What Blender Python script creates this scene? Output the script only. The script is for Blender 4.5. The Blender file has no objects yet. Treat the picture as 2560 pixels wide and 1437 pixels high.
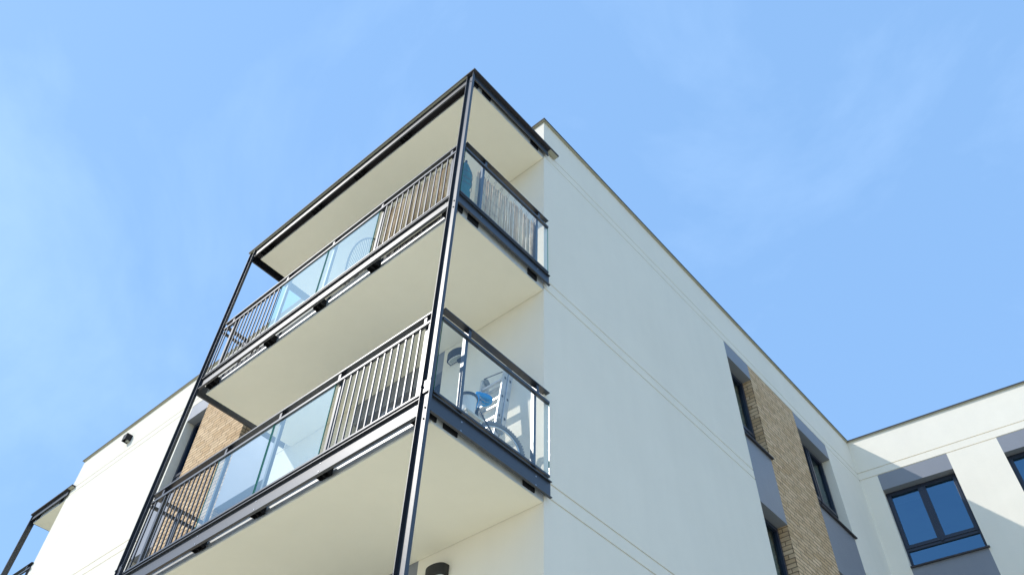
import bpy, bmesh, math, random
from mathutils import Vector, Matrix
random.seed(7)
R = math.radians

# ------------------------------------------------------------------ camera, sky, sun, exposure
scene = bpy.context.scene
pitch, roll, yaw = 0.850749205, 0.0440586758, -0.750168856
fw = Vector((math.cos(pitch)*math.sin(yaw), math.cos(pitch)*math.cos(yaw), math.sin(pitch)))
rt = Vector((math.cos(yaw), -math.sin(yaw), 0)); up = rt.cross(fw)
r2 = math.cos(roll)*rt + math.sin(roll)*up
u2 = -math.sin(roll)*rt + math.cos(roll)*up
cam = bpy.data.objects.new('camera', bpy.data.cameras.new('camera'))
scene.collection.objects.link(cam)
M = Matrix((r2, u2, -fw)).transposed().to_4x4()
cam.matrix_world = M
cam.data.sensor_width = 36.0
cam.data.lens = 36.0*2066.387/2560.0
cam.data.clip_start = 0.05
cam.data.clip_end = 3000
scene.camera = cam

SUN = Vector((-0.509, -0.590, 0.626)).normalized()
w = bpy.data.worlds.new('World'); scene.world = w; w.use_nodes = True
nt = w.node_tree; N = nt.nodes; L = nt.links
bg = N['Background']
sky = N.new('ShaderNodeTexSky'); sky.sky_type = 'NISHITA'; sky.sun_disc = False
sky.sun_elevation = math.asin(SUN.z)
sky.sun_rotation = math.atan2(SUN.x, SUN.y)
sky.air_density = 1.0; sky.dust_density = 0.6; sky.ozone_density = 1.0
tc = N.new('ShaderNodeTexCoord')
mp = N.new('ShaderNodeMapping'); mp.inputs['Scale'].default_value = (1.2, 1.8, 1.6); mp.inputs['Rotation'].default_value = (0.3, 0.2, 0.9)
nz = N.new('ShaderNodeTexNoise'); nz.inputs['Scale'].default_value = 1.7; nz.inputs['Detail'].default_value = 9; nz.inputs['Roughness'].default_value = 0.58
nz.inputs['Distortion'].default_value = 0.5
mr = N.new('ShaderNodeMapRange'); mr.inputs['From Min'].default_value = 0.47; mr.inputs['From Max'].default_value = 0.78
mr.inputs['To Min'].default_value = 0.0; mr.inputs['To Max'].default_value = 0.085
mix = N.new('ShaderNodeMix'); mix.data_type = 'RGBA'
mix.inputs['B'].default_value = (8.0, 9.6, 11.0, 1)
lift = N.new('ShaderNodeMix'); lift.data_type = 'RGBA'; lift.blend_type = 'MIX'; lift.inputs['Factor'].default_value = 0.78
lift.inputs['B'].default_value = (1.33, 2.52, 4.50, 1)
L.new(tc.outputs['Generated'], mp.inputs['Vector']); L.new(mp.outputs[0], nz.inputs['Vector'])
L.new(nz.outputs[0], mr.inputs['Value']); L.new(mr.outputs[0], mix.inputs['Factor'])
L.new(sky.outputs[0], lift.inputs['A']); L.new(lift.outputs['Result'], mix.inputs['A'])
L.new(mix.outputs['Result'], bg.inputs['Color'])
bg.inputs['Strength'].default_value = 0.15

sl = bpy.data.lights.new('sun', 'SUN'); sl.energy = 2.0; sl.angle = R(0.53); sl.color = (1.0, 0.96, 0.90)
sun = bpy.data.objects.new('sun', sl); scene.collection.objects.link(sun)
sun.rotation_euler = SUN.to_track_quat('Z', 'Y').to_euler()
vs = scene.view_settings
vs.view_transform = 'Standard'; vs.look = 'None'; vs.gamma = 1; vs.exposure = 0.68

# ------------------------------------------------------------------ materials
def mat(name):
    m = bpy.data.materials.new(name); m.use_nodes = True
    return m, m.node_tree, m.node_tree.nodes['Principled BSDF']
def setb(b, col, rough, spec=0.5, metal=0.0):
    b.inputs['Base Color'].default_value = (*col, 1); b.inputs['Roughness'].default_value = rough
    b.inputs['Specular IOR Level'].default_value = spec; b.inputs['Metallic'].default_value = metal
def plain(name, col, rough=0.5, spec=0.5, metal=0.0, var=0.0, scale=6.0, bump=0.0, bscale=200.0, ior=1.5):
    m, t, b = mat(name); setb(b, col, rough, spec, metal); b.inputs['IOR'].default_value = ior
    n = t.nodes; l = t.links
    g = n.new('ShaderNodeNewGeometry')
    if var > 0:
        a = n.new('ShaderNodeTexNoise'); a.inputs['Scale'].default_value = scale; a.inputs['Detail'].default_value = 6
        c = n.new('ShaderNodeMapRange'); c.inputs['To Min'].default_value = 1-var; c.inputs['To Max'].default_value = 1+var
        c.inputs['From Min'].default_value = 0.3; c.inputs['From Max'].default_value = 0.7
        v = n.new('ShaderNodeVectorMath'); v.operation = 'SCALE'; v.inputs[0].default_value = col
        l.new(g.outputs['Position'], a.inputs['Vector']); l.new(a.outputs[0], c.inputs['Value'])
        l.new(c.outputs[0], v.inputs['Scale']); l.new(v.outputs[0], b.inputs['Base Color'])
    if bump > 0:
        a2 = n.new('ShaderNodeTexNoise'); a2.inputs['Scale'].default_value = bscale; a2.inputs['Detail'].default_value = 4
        bp = n.new('ShaderNodeBump'); bp.inputs['Strength'].default_value = bump; bp.inputs['Distance'].default_value = 0.004
        l.new(g.outputs['Position'], a2.inputs['Vector']); l.new(a2.outputs[0], bp.inputs['Height'])
        l.new(bp.outputs[0], b.inputs['Normal'])
    return m
def plaster_mat(name, col, dirt=0.05, rough=0.85, spec=0.25):
    m, t, b = mat(name); setb(b, col, rough, spec); n = t.nodes; l = t.links
    g = n.new('ShaderNodeNewGeometry')
    big = n.new('ShaderNodeTexNoise'); big.inputs['Scale'].default_value = 0.9; big.inputs['Detail'].default_value = 8; big.inputs['Roughness'].default_value = 0.65
    mpn = n.new('ShaderNodeMapping'); mpn.inputs['Scale'].default_value = (5, 5, 0.5)
    st = n.new('ShaderNodeTexNoise'); st.inputs['Scale'].default_value = 1.2; st.inputs['Detail'].default_value = 5
    fin = n.new('ShaderNodeTexNoise'); fin.inputs['Scale'].default_value = 90; fin.inputs['Detail'].default_value = 3
    l.new(g.outputs['Position'], big.inputs['Vector']); l.new(g.outputs['Position'], mpn.inputs['Vector'])
    l.new(mpn.outputs[0], st.inputs['Vector']); l.new(g.outputs['Position'], fin.inputs['Vector'])
    a = n.new('ShaderNodeMath'); a.operation = 'ADD'; l.new(big.outputs[0], a.inputs[0]); sm_ = n.new('ShaderNodeMath'); sm_.operation = 'MULTIPLY_ADD'; sm_.inputs[1].default_value = 0.35; sm_.inputs[2].default_value = 0.325; l.new(st.outputs[0], sm_.inputs[0]); l.new(sm_.outputs[0], a.inputs[1])
    a2 = n.new('ShaderNodeMath'); a2.operation = 'MULTIPLY_ADD'; a2.inputs[1].default_value = 0.5; l.new(fin.outputs[0], a2.inputs[0]); l.new(a.outputs[0], a2.inputs[2])
    c = n.new('ShaderNodeMapRange'); c.inputs['From Min'].default_value = 0.95; c.inputs['From Max'].default_value = 1.55
    c.inputs['To Min'].default_value = 1-dirt; c.inputs['To Max'].default_value = 1+dirt*0.6
    v = n.new('ShaderNodeVectorMath'); v.operation = 'SCALE'; v.inputs[0].default_value = col
    l.new(a2.outputs[0], c.inputs['Value']); l.new(c.outputs[0], v.inputs['Scale']); l.new(v.outputs[0], b.inputs['Base Color'])
    gr = n.new('ShaderNodeTexNoise'); gr.inputs['Scale'].default_value = 260; gr.inputs['Detail'].default_value = 2
    und = n.new('ShaderNodeTexNoise'); und.inputs['Scale'].default_value = 2.2; und.inputs['Detail'].default_value = 3
    l.new(g.outputs['Position'], gr.inputs['Vector']); l.new(g.outputs['Position'], und.inputs['Vector'])
    b1 = n.new('ShaderNodeBump'); b1.inputs['Strength'].default_value = 0.35; b1.inputs['Distance'].default_value = 0.003
    b2 = n.new('ShaderNodeBump'); b2.inputs['Strength'].default_value = 0.4; b2.inputs['Distance'].default_value = 0.02
    l.new(gr.outputs[0], b1.inputs['Height']); l.new(und.outputs[0], b2.inputs['Height'])
    l.new(b2.outputs[0], b1.inputs['Normal']); l.new(b1.outputs[0], b.inputs['Normal'])
    return m
def brick_mat(name):
    m, t, b = mat(name); setb(b, (0.4, 0.3, 0.2), 0.85, 0.2); n = t.nodes; l = t.links
    uv = n.new('ShaderNodeUVMap')
    br = n.new('ShaderNodeTexBrick'); br.inputs['Scale'].default_value = 1.0
    br.inputs['Brick Width'].default_value = 0.245; br.inputs['Row Height'].default_value = 0.0725
    br.inputs['Mortar Size'].default_value = 0.0065; br.inputs['Mortar Smooth'].default_value = 0.25; br.inputs['Bias'].default_value = 0.0
    br.offset = 0.37; br.offset_frequency = 3; br.squash = 1
    br.inputs['Color1'].default_value = (0.62, 0.41, 0.22, 1); br.inputs['Color2'].default_value = (0.78, 0.56, 0.34, 1)
    br.inputs['Mortar'].default_value = (0.24, 0.15, 0.085, 1)
    nz = n.new('ShaderNodeTexNoise'); nz.inputs['Scale'].default_value = 3.0; nz.inputs['Detail'].default_value = 7
    mpn = n.new('ShaderNodeMapping'); mpn.inputs['Scale'].default_value = (1.5, 7, 1)
    mx = n.new('ShaderNodeMix'); mx.data_type = 'RGBA'; mx.blend_type = 'MULTIPLY'; mx.inputs['Factor'].default_value = 0.7
    cr = n.new('ShaderNodeMapRange'); cr.inputs['From Min'].default_value = 0.3; cr.inputs['From Max'].default_value = 0.7
    cr.inputs['To Min'].default_value = 0.72; cr.inputs['To Max'].default_value = 1.2
    l.new(uv.outputs[0], br.inputs['Vector']); l.new(uv.outputs[0], mpn.inputs['Vector']); l.new(mpn.outputs[0], nz.inputs['Vector'])
    l.new(nz.outputs[0], cr.inputs['Value'])
    l.new(br.outputs['Color'], mx.inputs['A']); l.new(cr.outputs[0], mx.inputs['B']); l.new(mx.outputs['Result'], b.inputs['Base Color'])
    inv = n.new('ShaderNodeMath'); inv.operation = 'SUBTRACT'; inv.inputs[0].default_value = 1.0; l.new(br.outputs['Fac'], inv.inputs[1])
    fin = n.new('ShaderNodeTexNoise'); fin.inputs['Scale'].default_value = 70; fin.inputs['Detail'].default_value = 4; l.new(uv.outputs[0], fin.inputs['Vector'])
    ad = n.new('ShaderNodeMath'); ad.operation = 'MULTIPLY_ADD'; ad.inputs[1].default_value = 0.35; l.new(fin.outputs[0], ad.inputs[0]); l.new(inv.outputs[0], ad.inputs[2])
    bp = n.new('ShaderNodeBump'); bp.inputs['Strength'].default_value = 1.0; bp.inputs['Distance'].default_value = 0.012
    l.new(ad.outputs[0], bp.inputs['Height']); l.new(bp.outputs[0], b.inputs['Normal'])
    return m
def glass_mat(name, tint, refl, veil, vrough, gcol=(1, 1, 1)):
    m = bpy.data.materials.new(name); m.use_nodes = True; t = m.node_tree; n = t.nodes; l = t.links
    n.clear(); out = n.new('ShaderNodeOutputMaterial')
    tr = n.new('ShaderNodeBsdfTransparent'); tr.inputs[0].default_value = (*tint, 1)
    gl = n.new('ShaderNodeBsdfGlossy'); gl.inputs['Roughness'].default_value = 0.0; gl.inputs['Color'].default_value = (*gcol, 1)
    fr = n.new('ShaderNodeFresnel')
    gb = n.new('ShaderNodeNewGeometry'); e_ = n.new('ShaderNodeMath'); e_.operation = 'MULTIPLY_ADD'; e_.inputs[1].default_value = -2.0; e_.inputs[2].default_value = 1.0
    pw = n.new('ShaderNodeMath'); pw.operation = 'POWER'; pw.inputs[0].default_value = refl
    l.new(gb.outputs['Backfacing'], e_.inputs[0]); l.new(e_.outputs[0], pw.inputs[1]); l.new(pw.outputs[0], fr.inputs['IOR'])
    # slow waviness of toughened glass
    g = n.new('ShaderNodeNewGeometry'); nn = n.new('ShaderNodeTexNoise'); nn.inputs['Scale'].default_value = 2.5
    bp = n.new('ShaderNodeBump'); bp.inputs['Strength'].default_value = 0.4; bp.inputs['Distance'].default_value = 0.012
    l.new(g.outputs['Position'], nn.inputs['Vector']); l.new(nn.outputs[0], bp.inputs['Height']); l.new(bp.outputs[0], gl.inputs['Normal'])
    m1 = n.new('ShaderNodeMixShader'); l.new(fr.outputs[0], m1.inputs[0]); l.new(tr.outputs[0], m1.inputs[1]); l.new(gl.outputs[0], m1.inputs[2])
    if veil > 0:   # thin dust film, its blue tint standing in for sky glare
        gd = n.new('ShaderNodeBsdfGlossy'); gd.inputs['Roughness'].default_value = vrough; gd.inputs['Color'].default_value = (0.6, 0.84, 1, 1)
        m2 = n.new('ShaderNodeMixShader'); m2.inputs[0].default_value = veil
        l.new(m1.outputs[0], m2.inputs[1]); l.new(gd.outputs[0], m2.inputs[2]); l.new(m2.outputs[0], out.inputs[0])
    else:
        l.new(m1.outputs[0], out.inputs[0])
    return m
def island_mat(name, c1, c2, rough=0.7):
    m, t, b = mat(name); setb(b, c1, rough, 0.3); n = t.nodes; l = t.links
    g = n.new('ShaderNodeNewGeometry'); r = n.new('ShaderNodeValToRGB')
    r.color_ramp.elements[0].color = (*c1, 1); r.color_ramp.elements[1].color = (*c2, 1)
    nz = n.new('ShaderNodeTexNoise'); nz.inputs['Scale'].default_value = 14
    mpn = n.new('ShaderNodeMapping'); mpn.inputs['Scale'].default_value = (3, 3, 0.6)
    ad = n.new('ShaderNodeMath'); ad.operation = 'MULTIPLY_ADD'; ad.inputs[1].default_value = 0.7
    sb = n.new('ShaderNodeMath'); sb.operation = 'SUBTRACT'; sb.inputs[1].default_value = 0.3
    l.new(g.outputs['Position'], mpn.inputs[0]); l.new(mpn.outputs[0], nz.inputs['Vector'])
    l.new(g.outputs['Random Per Island'], ad.inputs[0]); l.new(nz.outputs[0], sb.inputs[0]); l.new(sb.outputs[0], ad.inputs[2])
    l.new(ad.outputs[0], r.inputs[0]); l.new(r.outputs[0], b.inputs['Base Color'])
    return m

PLASTER = plaster_mat('white_plaster', (0.90, 0.83, 0.70), 0.045)
SOFFIT = plaster_mat('soffit_plaster', (0.89, 0.84, 0.71), 0.035)
GREYP = plaster_mat('grey_plaster', (0.25, 0.26, 0.29), 0.07, 0.5, 0.45)
BRICK = brick_mat('tan_brick')
STEEL = plain('anthracite_steel', (0.005, 0.008, 0.015), 0.43, 1.0, ior=1.58, var=0.15, scale=3, bump=0.08, bscale=25)
RAILST = plain('railing_steel', (0.006, 0.009, 0.017), 0.38, 1.0, ior=1.52, var=0.1)
FLASH = plain('zinc_flashing', (0.66, 0.67, 0.66), 0.42, 0.5, 0.3, var=0.12, scale=4, bump=0.1, bscale=12)
DRIP = plain('white_drip_edge', (0.85, 0.86, 0.86), 0.35, 0.5)
BLACK = plain('black_steel', (0.012, 0.012, 0.014), 0.6, 0.3)
CAPM = plain('cap_metal', (0.05, 0.045, 0.05), 0.6, 0.3, 0.0, var=0.1)
FRAME = plain('window_frame_paint', (0.018, 0.024, 0.042), 0.35, 0.5)
BOARD = plain('beige_board', (0.42, 0.40, 0.31), 0.8, 0.2, var=0.05)
GLASSF = glass_mat('front_railing_glass', (0.87, 0.95, 0.955), 2.1, 0.045, 0.42, (0.66, 0.88, 1.0))
GLASSS = glass_mat('side_railing_glass', (0.93, 0.975, 0.965), 1.55, 0.02, 0.40, (0.85, 0.95, 1.0))
GLASSW = glass_mat('window_glass', (0.12, 0.16, 0.20), 3.0, 0.0, 0.1, (0.34, 0.68, 1.0))
GLASSC = glass_mat('clear_window_glass', (0.62, 0.70, 0.70), 1.7, 0.0, 0.1, (0.7, 0.9, 1.0))
EDGE = plain('glass_edge', (0.02, 0.20, 0.14), 0.15, 0.8)
ROOM = plain('room_wall', (0.30, 0.30, 0.29), 0.9, 0.1)
CURTAIN = plain('curtain_cloth', (0.62, 0.66, 0.62), 0.9, 0.1, var=0.08, scale=30)
BOLT = plain('zinc_bolt', (0.55, 0.56, 0.58), 0.35, 0.5, 0.9)

# ------------------------------------------------------------------ mesh helpers
class MB:
    def __init__(s): s.v = []; s.f = []; s.uv = []
    def quad(s, a, b, c, d, uv=None):
        i = len(s.v); s.v += [Vector(a), Vector(b), Vector(c), Vector(d)]; s.f.append((i, i+1, i+2, i+3)); s.uv.append(uv)
    def hexa(s, p):    # 8 points: bottom 0-3, top 4-7
        i = len(s.v); s.v += [Vector(q) for q in p]
        for f in ((0,3,2,1),(4,5,6,7),(0,1,5,4),(1,2,6,5),(2,3,7,6),(3,0,4,7)):
            s.f.append(tuple(i+k for k in f)); s.uv.append(None)
    def box(s, x0, x1, y0, y1, z0, z1):
        s.hexa([(x0,y0,z0),(x1,y0,z0),(x1,y1,z0),(x0,y1,z0),(x0,y0,z1),(x1,y0,z1),(x1,y1,z1),(x0,y1,z1)])
    def fbox(s, F, u0, u1, d0, d1, z0, z1):     # box in a frame: u along, d depth inwards
        s.hexa([F(u0,d0,z0),F(u1,d0,z0),F(u1,d1,z0),F(u0,d1,z0),F(u0,d0,z1),F(u1,d0,z1),F(u1,d1,z1),F(u0,d1,z1)])
    def tube(s, pts, r, n=8, cap=True):
        pts = [Vector(p) for p in pts]; base = len(s.v)
        rr = r if isinstance(r, (list, tuple)) else [r]*len(pts)
        prev = None
        for k, p in enumerate(pts):
            d = (pts[min(k+1, len(pts)-1)] - pts[max(k-1, 0)]).normalized()
            a = prev if prev is not None else Vector((0,0,1)) if abs(d.z) < 0.9 else Vector((1,0,0))
            x = (a - d*a.dot(d)).normalized(); prev = x; y = d.cross(x)
            for j in range(n):
                t = 2*math.pi*j/n; s.v.append(p + (x*math.cos(t) + y*math.sin(t))*rr[k])
        for k in range(len(pts)-1):
            for j in range(n):
                s.f.append((base+k*n+j, base+k*n+(j+1)%n, base+(k+1)*n+(j+1)%n, base+(k+1)*n+j)); s.uv.append(None)
        if cap:
            s.f.append(tuple(base+j for j in range(n))[::-1]); s.uv.append(None)
            s.f.append(tuple(base+(len(pts)-1)*n+j for j in range(n))); s.uv.append(None)
    def prism(s, poly, a, b):    # poly = list of 3D points, extruded by vector b-a
        n = len(poly); i = len(s.v); off = Vector(b)-Vector(a)
        s.v += [Vector(p) for p in poly] + [Vector(p)+off for p in poly]
        s.f.append(tuple(range(i, i+n))[::-1]); s.uv.append(None); s.f.append(tuple(range(i+n, i+2*n))); s.uv.append(None)
        for k in range(n):
            s.f.append((i+k, i+(k+1)%n, i+n+(k+1)%n, i+n+k)); s.uv.append(None)

def tag(o, label=None, cat=None, group=None, kind=None):
    if label: o['label'] = label
    if cat: o['category'] = cat
    if group: o['group'] = group
    if kind: o['kind'] = kind
    return o
BASE = {}
def empty(name, loc=(0,0,0)):
    o = bpy.data.objects.new(name, None); scene.collection.objects.link(o); o.location = loc
    o.empty_display_size = 0.2; BASE[o.name] = Vector(loc); return o
def obj(name, mb, material, parent=None, smooth=False, bevel=0.0, keepn=False, origin=None):
    og = BASE[parent.name] if parent is not None else Vector(origin or (0,0,0))
    me = bpy.data.meshes.new(name)
    me.from_pydata([tuple(p-og) for p in mb.v], [], mb.f)
    if any(u is not None for u in mb.uv):
        ul = me.uv_layers.new(name='UVMap'); li = 0
        for f, u in zip(mb.f, mb.uv):
            for k in range(len(f)):
                ul.data[li].uv = u[k] if u is not None else (0, 0); li += 1
    if not keepn:
        bm = bmesh.new(); bm.from_mesh(me); bmesh.ops.recalc_face_normals(bm, faces=bm.faces); bm.to_mesh(me); bm.free()
    me.materials.append(material)
    if smooth:
        for p in me.polygons: p.use_smooth = True
    o = bpy.data.objects.new(name, me); scene.collection.objects.link(o)
    if bevel > 0:
        bv = o.modifiers.new('bevel', 'BEVEL'); bv.width = bevel; bv.segments = 2; bv.limit_method = 'ANGLE'; bv.angle_limit = R(40)
    if parent is not None: o.parent = parent
    else: o.location = og
    BASE[o.name] = og
    return o

# ------------------------------------------------------------------ ground
GZ = -1.6
g = MB(); g.quad((-400,-400,GZ),(400,-400,GZ),(400,400,GZ),(-400,400,GZ))
LAWN = plain('lawn_ground', (0.30, 0.29, 0.18), 0.95, 0.1, var=0.3, scale=1.5)
tag(obj('ground', g, LAWN), kind='structure')
g = MB(); g.quad((-40,-14,GZ+0.004),(26,-14,GZ+0.004),(26,3.0,GZ+0.004),(-40,3.0,GZ+0.004))
g.quad((-2.6,3.0,GZ+0.004),(26,3.0,GZ+0.004),(26,13.5,GZ+0.004),(-2.6,13.5,GZ+0.004))
PAVE = plain('bounce_paving', (0.74, 0.66, 0.49), 0.9, 0.2, var=0.12, scale=4)
tag(obj('bounce_pavement', g, PAVE), kind='structure')  # unseen paving, spread wide and paled to bounce warm light onto walls and soffits

# ------------------------------------------------------------------ the building
XE, YF = -4.1415, 5.0
XL = -17.72
JY = 15.13
A7 = R(7)
building = empty('apartment_building', ((XE+XL)/2, 8.0, GZ))
tag(building, 'white rendered apartment building with tan brick strips and grey window panels', 'building')
def frame(O, u, n):
    O, u, n = Vector(O), Vector(u), Vector(n)
    return lambda a, d, z: O + u*a - n*d + Vector((0, 0, z))
Ff = frame((0, YF, 0), (1, 0, 0), (0, -1, 0))                 # u = x
Fe = frame((XE, 0, 0), (0, 1, 0), (1, 0, 0))                  # u = y
Fw = frame((XE, JY, 0), (math.cos(A7), math.sin(A7), 0), (math.sin(A7), -math.cos(A7), 0))   # u = s
ST = 2.91
TOP = 11.285
WD = 0.2
LV = []                      # opening z ranges, top storey first
for k in range(4): LV.append((8.27-ST*k, 9.965-ST*k))
GRV = [(10.3181-ST*k, 10.337-ST*k) for k in range(4)] + [(10.486-ST*k, 10.505-ST*k) for k in range(4)]

def relief(F, u0, u1, cols, name, groove_cut=None, door=None, uvoff=0.0):
    """cols: list of (ua, ub, 'window'|'brick')"""
    us = {u0, u1}; zs = {GZ-0.3, TOP, 10.3181}
    for c in cols: us |= {c[0], c[1]}
    for a, b in LV: zs |= {a, b}
    for a, b in GRV:
        if a > GZ: zs |= {a, b}
    if door:
        us |= {door[0], door[1]}
        for k in range(4): zs |= {4.66+ST*(1-k)+0.0, 7.03+ST*(1-k)}
    us = sorted(us); zs = sorted(zs)
    def cell(i, j):
        um, zm = (us[i]+us[i+1])/2, (zs[j]+zs[j+1])/2
        g, d = 'plaster', 0.0
        for c in cols:
            if c[0] < um < c[1] and zm < 10.3181:
                if c[2] == 'brick': return 'brick', 0.0
                for a, b in LV:
                    if a < zm < b: return None, WD
                return 'grey_%.2f_%d' % (c[0], sum(1 for a, b in LV if a > zm)), 0.0
        if door and door[0] < um < door[1]:
            for k in range(4):
                zb = 4.66+ST*(1-k); zt = 7.03+ST*(1-k)
                if zb < zm < zt: return None, WD
                if zt < zm < zt+0.30: return 'grey_door%d' % k, 0.0
        for a, b in GRV:
            if a < zm < b:
                if groove_cut and groove_cut[0] < um < groove_cut[1] and zm < 10: return 'plaster', 0.0
                return 'plaster', 0.018
        return g, d
    ni, nj = len(us)-1, len(zs)-1
    C = [[cell(i, j) for j in range(nj)] for i in range(ni)]
    mbs = {}
    for col in C:
        for g, d in col:
            if g and g not in mbs: mbs[g] = MB()
    for i in range(ni):
        for j in range(nj):
            g, d = C[i][j]
            a, b, z0, z1 = us[i], us[i+1], zs[j], zs[j+1]
            if g: mbs[g].quad(F(a,d,z0), F(b,d,z0), F(b,d,z1), F(a,d,z1), [(a+uvoff,z0),(b+uvoff,z0),(b+uvoff,z1),(a+uvoff,z1)])
            if i+1 < ni:
                g2, d2 = C[i+1][j]
                if abs(d-d2) > 1e-6:
                    own = g if d < d2 else g2
                    lo, hi = min(d, d2), max(d, d2)
                    sg = 1 if d < d2 else -1
                    mbs[own].quad(F(b,lo,z0), F(b,hi,z0), F(b,hi,z1), F(b,lo,z1), [(b+uvoff,z0),(b+sg*(hi-lo)+uvoff,z0),(b+sg*(hi-lo)+uvoff,z1),(b+uvoff,z1)])
            if j+1 < nj:
                g2, d2 = C[i][j+1]
                if abs(d-d2) > 1e-6:
                    own = g if d < d2 else g2
                    lo, hi = min(d, d2), max(d, d2)
                    mbs[own].quad(F(a,lo,z1), F(b,lo,z1), F(b,hi,z1), F(a,hi,z1), [(a+uvoff,z1),(b+uvoff,z1),(b+uvoff,z1+hi-lo),(a+uvoff,z1+hi-lo)])
    obj(name, mbs['plaster'], PLASTER, building, keepn=True)
    for g in mbs:
        if g.startswith('grey'): obj('grey_panel', mbs[g], GREYP, building, keepn=True)
        if g == 'brick': obj('brick_panel', mbs[g], BRICK, building, keepn=True)

FC = [(-12.95, -12.29, 'window'), (-12.29, -10.61, 'brick'), (-10.61, -9.32, 'window')]
EC = [(9.895, 10.69, 'window'), (10.69, 12.33, 'brick'), (12.33, 13.62, 'window')]
WC = [(0.36, 1.715, 'window'), (2.645, 4.0, 'window'), (4.93, 6.285, 'window')]
DOOR = (-7.446, -5.78)
relief(Ff, XL, XE, FC, 'front_wall', door=DOOR)
relief(Fe, YF, JY, EC, 'end_wall', groove_cut=(9.895, 13.62), uvoff=0.1)
relief(Fw, 0.0, 7.6, WC, 'wing_wall', groove_cut=(0.36, 7.0))
# hidden sides, core and roof
m = MB()
m.quad((XL,YF,GZ-0.3),(XL,20,GZ-0.3),(XL,20,TOP),(XL,YF,TOP))
obj('side_wall', m, PLASTER, building); m = MB()
e = Fw(7.6, 0, 0); e2 = Fw(7.6, 9, 0)
m.quad((e.x,e.y,GZ-0.3),(e2.x,e2.y,GZ-0.3),(e2.x,e2.y,TOP),(e.x,e.y,TOP))
obj('side_wall', m, PLASTER, building)
m = MB()
for poly in ([(XL,YF+0.02),(XE-0.02,YF+0.02),(XE-0.02,JY),(XL,JY)], [(XL,JY),(XE-0.02,JY),(e.x,e.y+0.02),(e2.x,e2.y),(XL,e2.y)]):
    i = len(m.v); m.v += [Vector((x,y,TOP-0.25)) for x,y in poly]; m.f.append(tuple(range(i,i+len(poly)))); m.uv.append(None)
obj('roof', m, CAPM, building)
# parapet cap: overhanging plate with a dark folded edge and plaster upstand
OV = 0.045
m = MB(); m2 = MB()
def capstrip(F, a, b, a2, b2):
    # a..b on the outer edge, a2..b2 on the inner edge (mitred)
    z0, z1 = TOP, TOP+0.026
    m.hexa([F(a,-OV,z0),F(b,-OV,z0),F(b2,0.35,z0),F(a2,0.35,z0),F(a,-OV,z1),F(b,-OV,z1),F(b2,0.35,z1+0.02),F(a2,0.35,z1+0.02)])
capstrip(Ff, XL-OV, XE+OV, XL-OV, XE-0.35)
capstrip(Fe, YF-OV, JY-OV*0.9, YF+0.35, JY+0.3)
capstrip(Fw, OV*0.9, 7.65, -0.4, 7.65)
cp = obj('parapet_cap', m, CAPM, building)
for F_, a_, b_ in ((Ff, XL-0.03, XE+0.036), (Fe, YF+0.001, JY-0.036), (Fw, 0.036, 7.6)):
    m = MB(); m.fbox(F_, a_, b_, -OV+0.006, -0.0008, TOP-0.006, TOP-0.0005); obj('cap_soffit', m, BOARD, cp)

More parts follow.
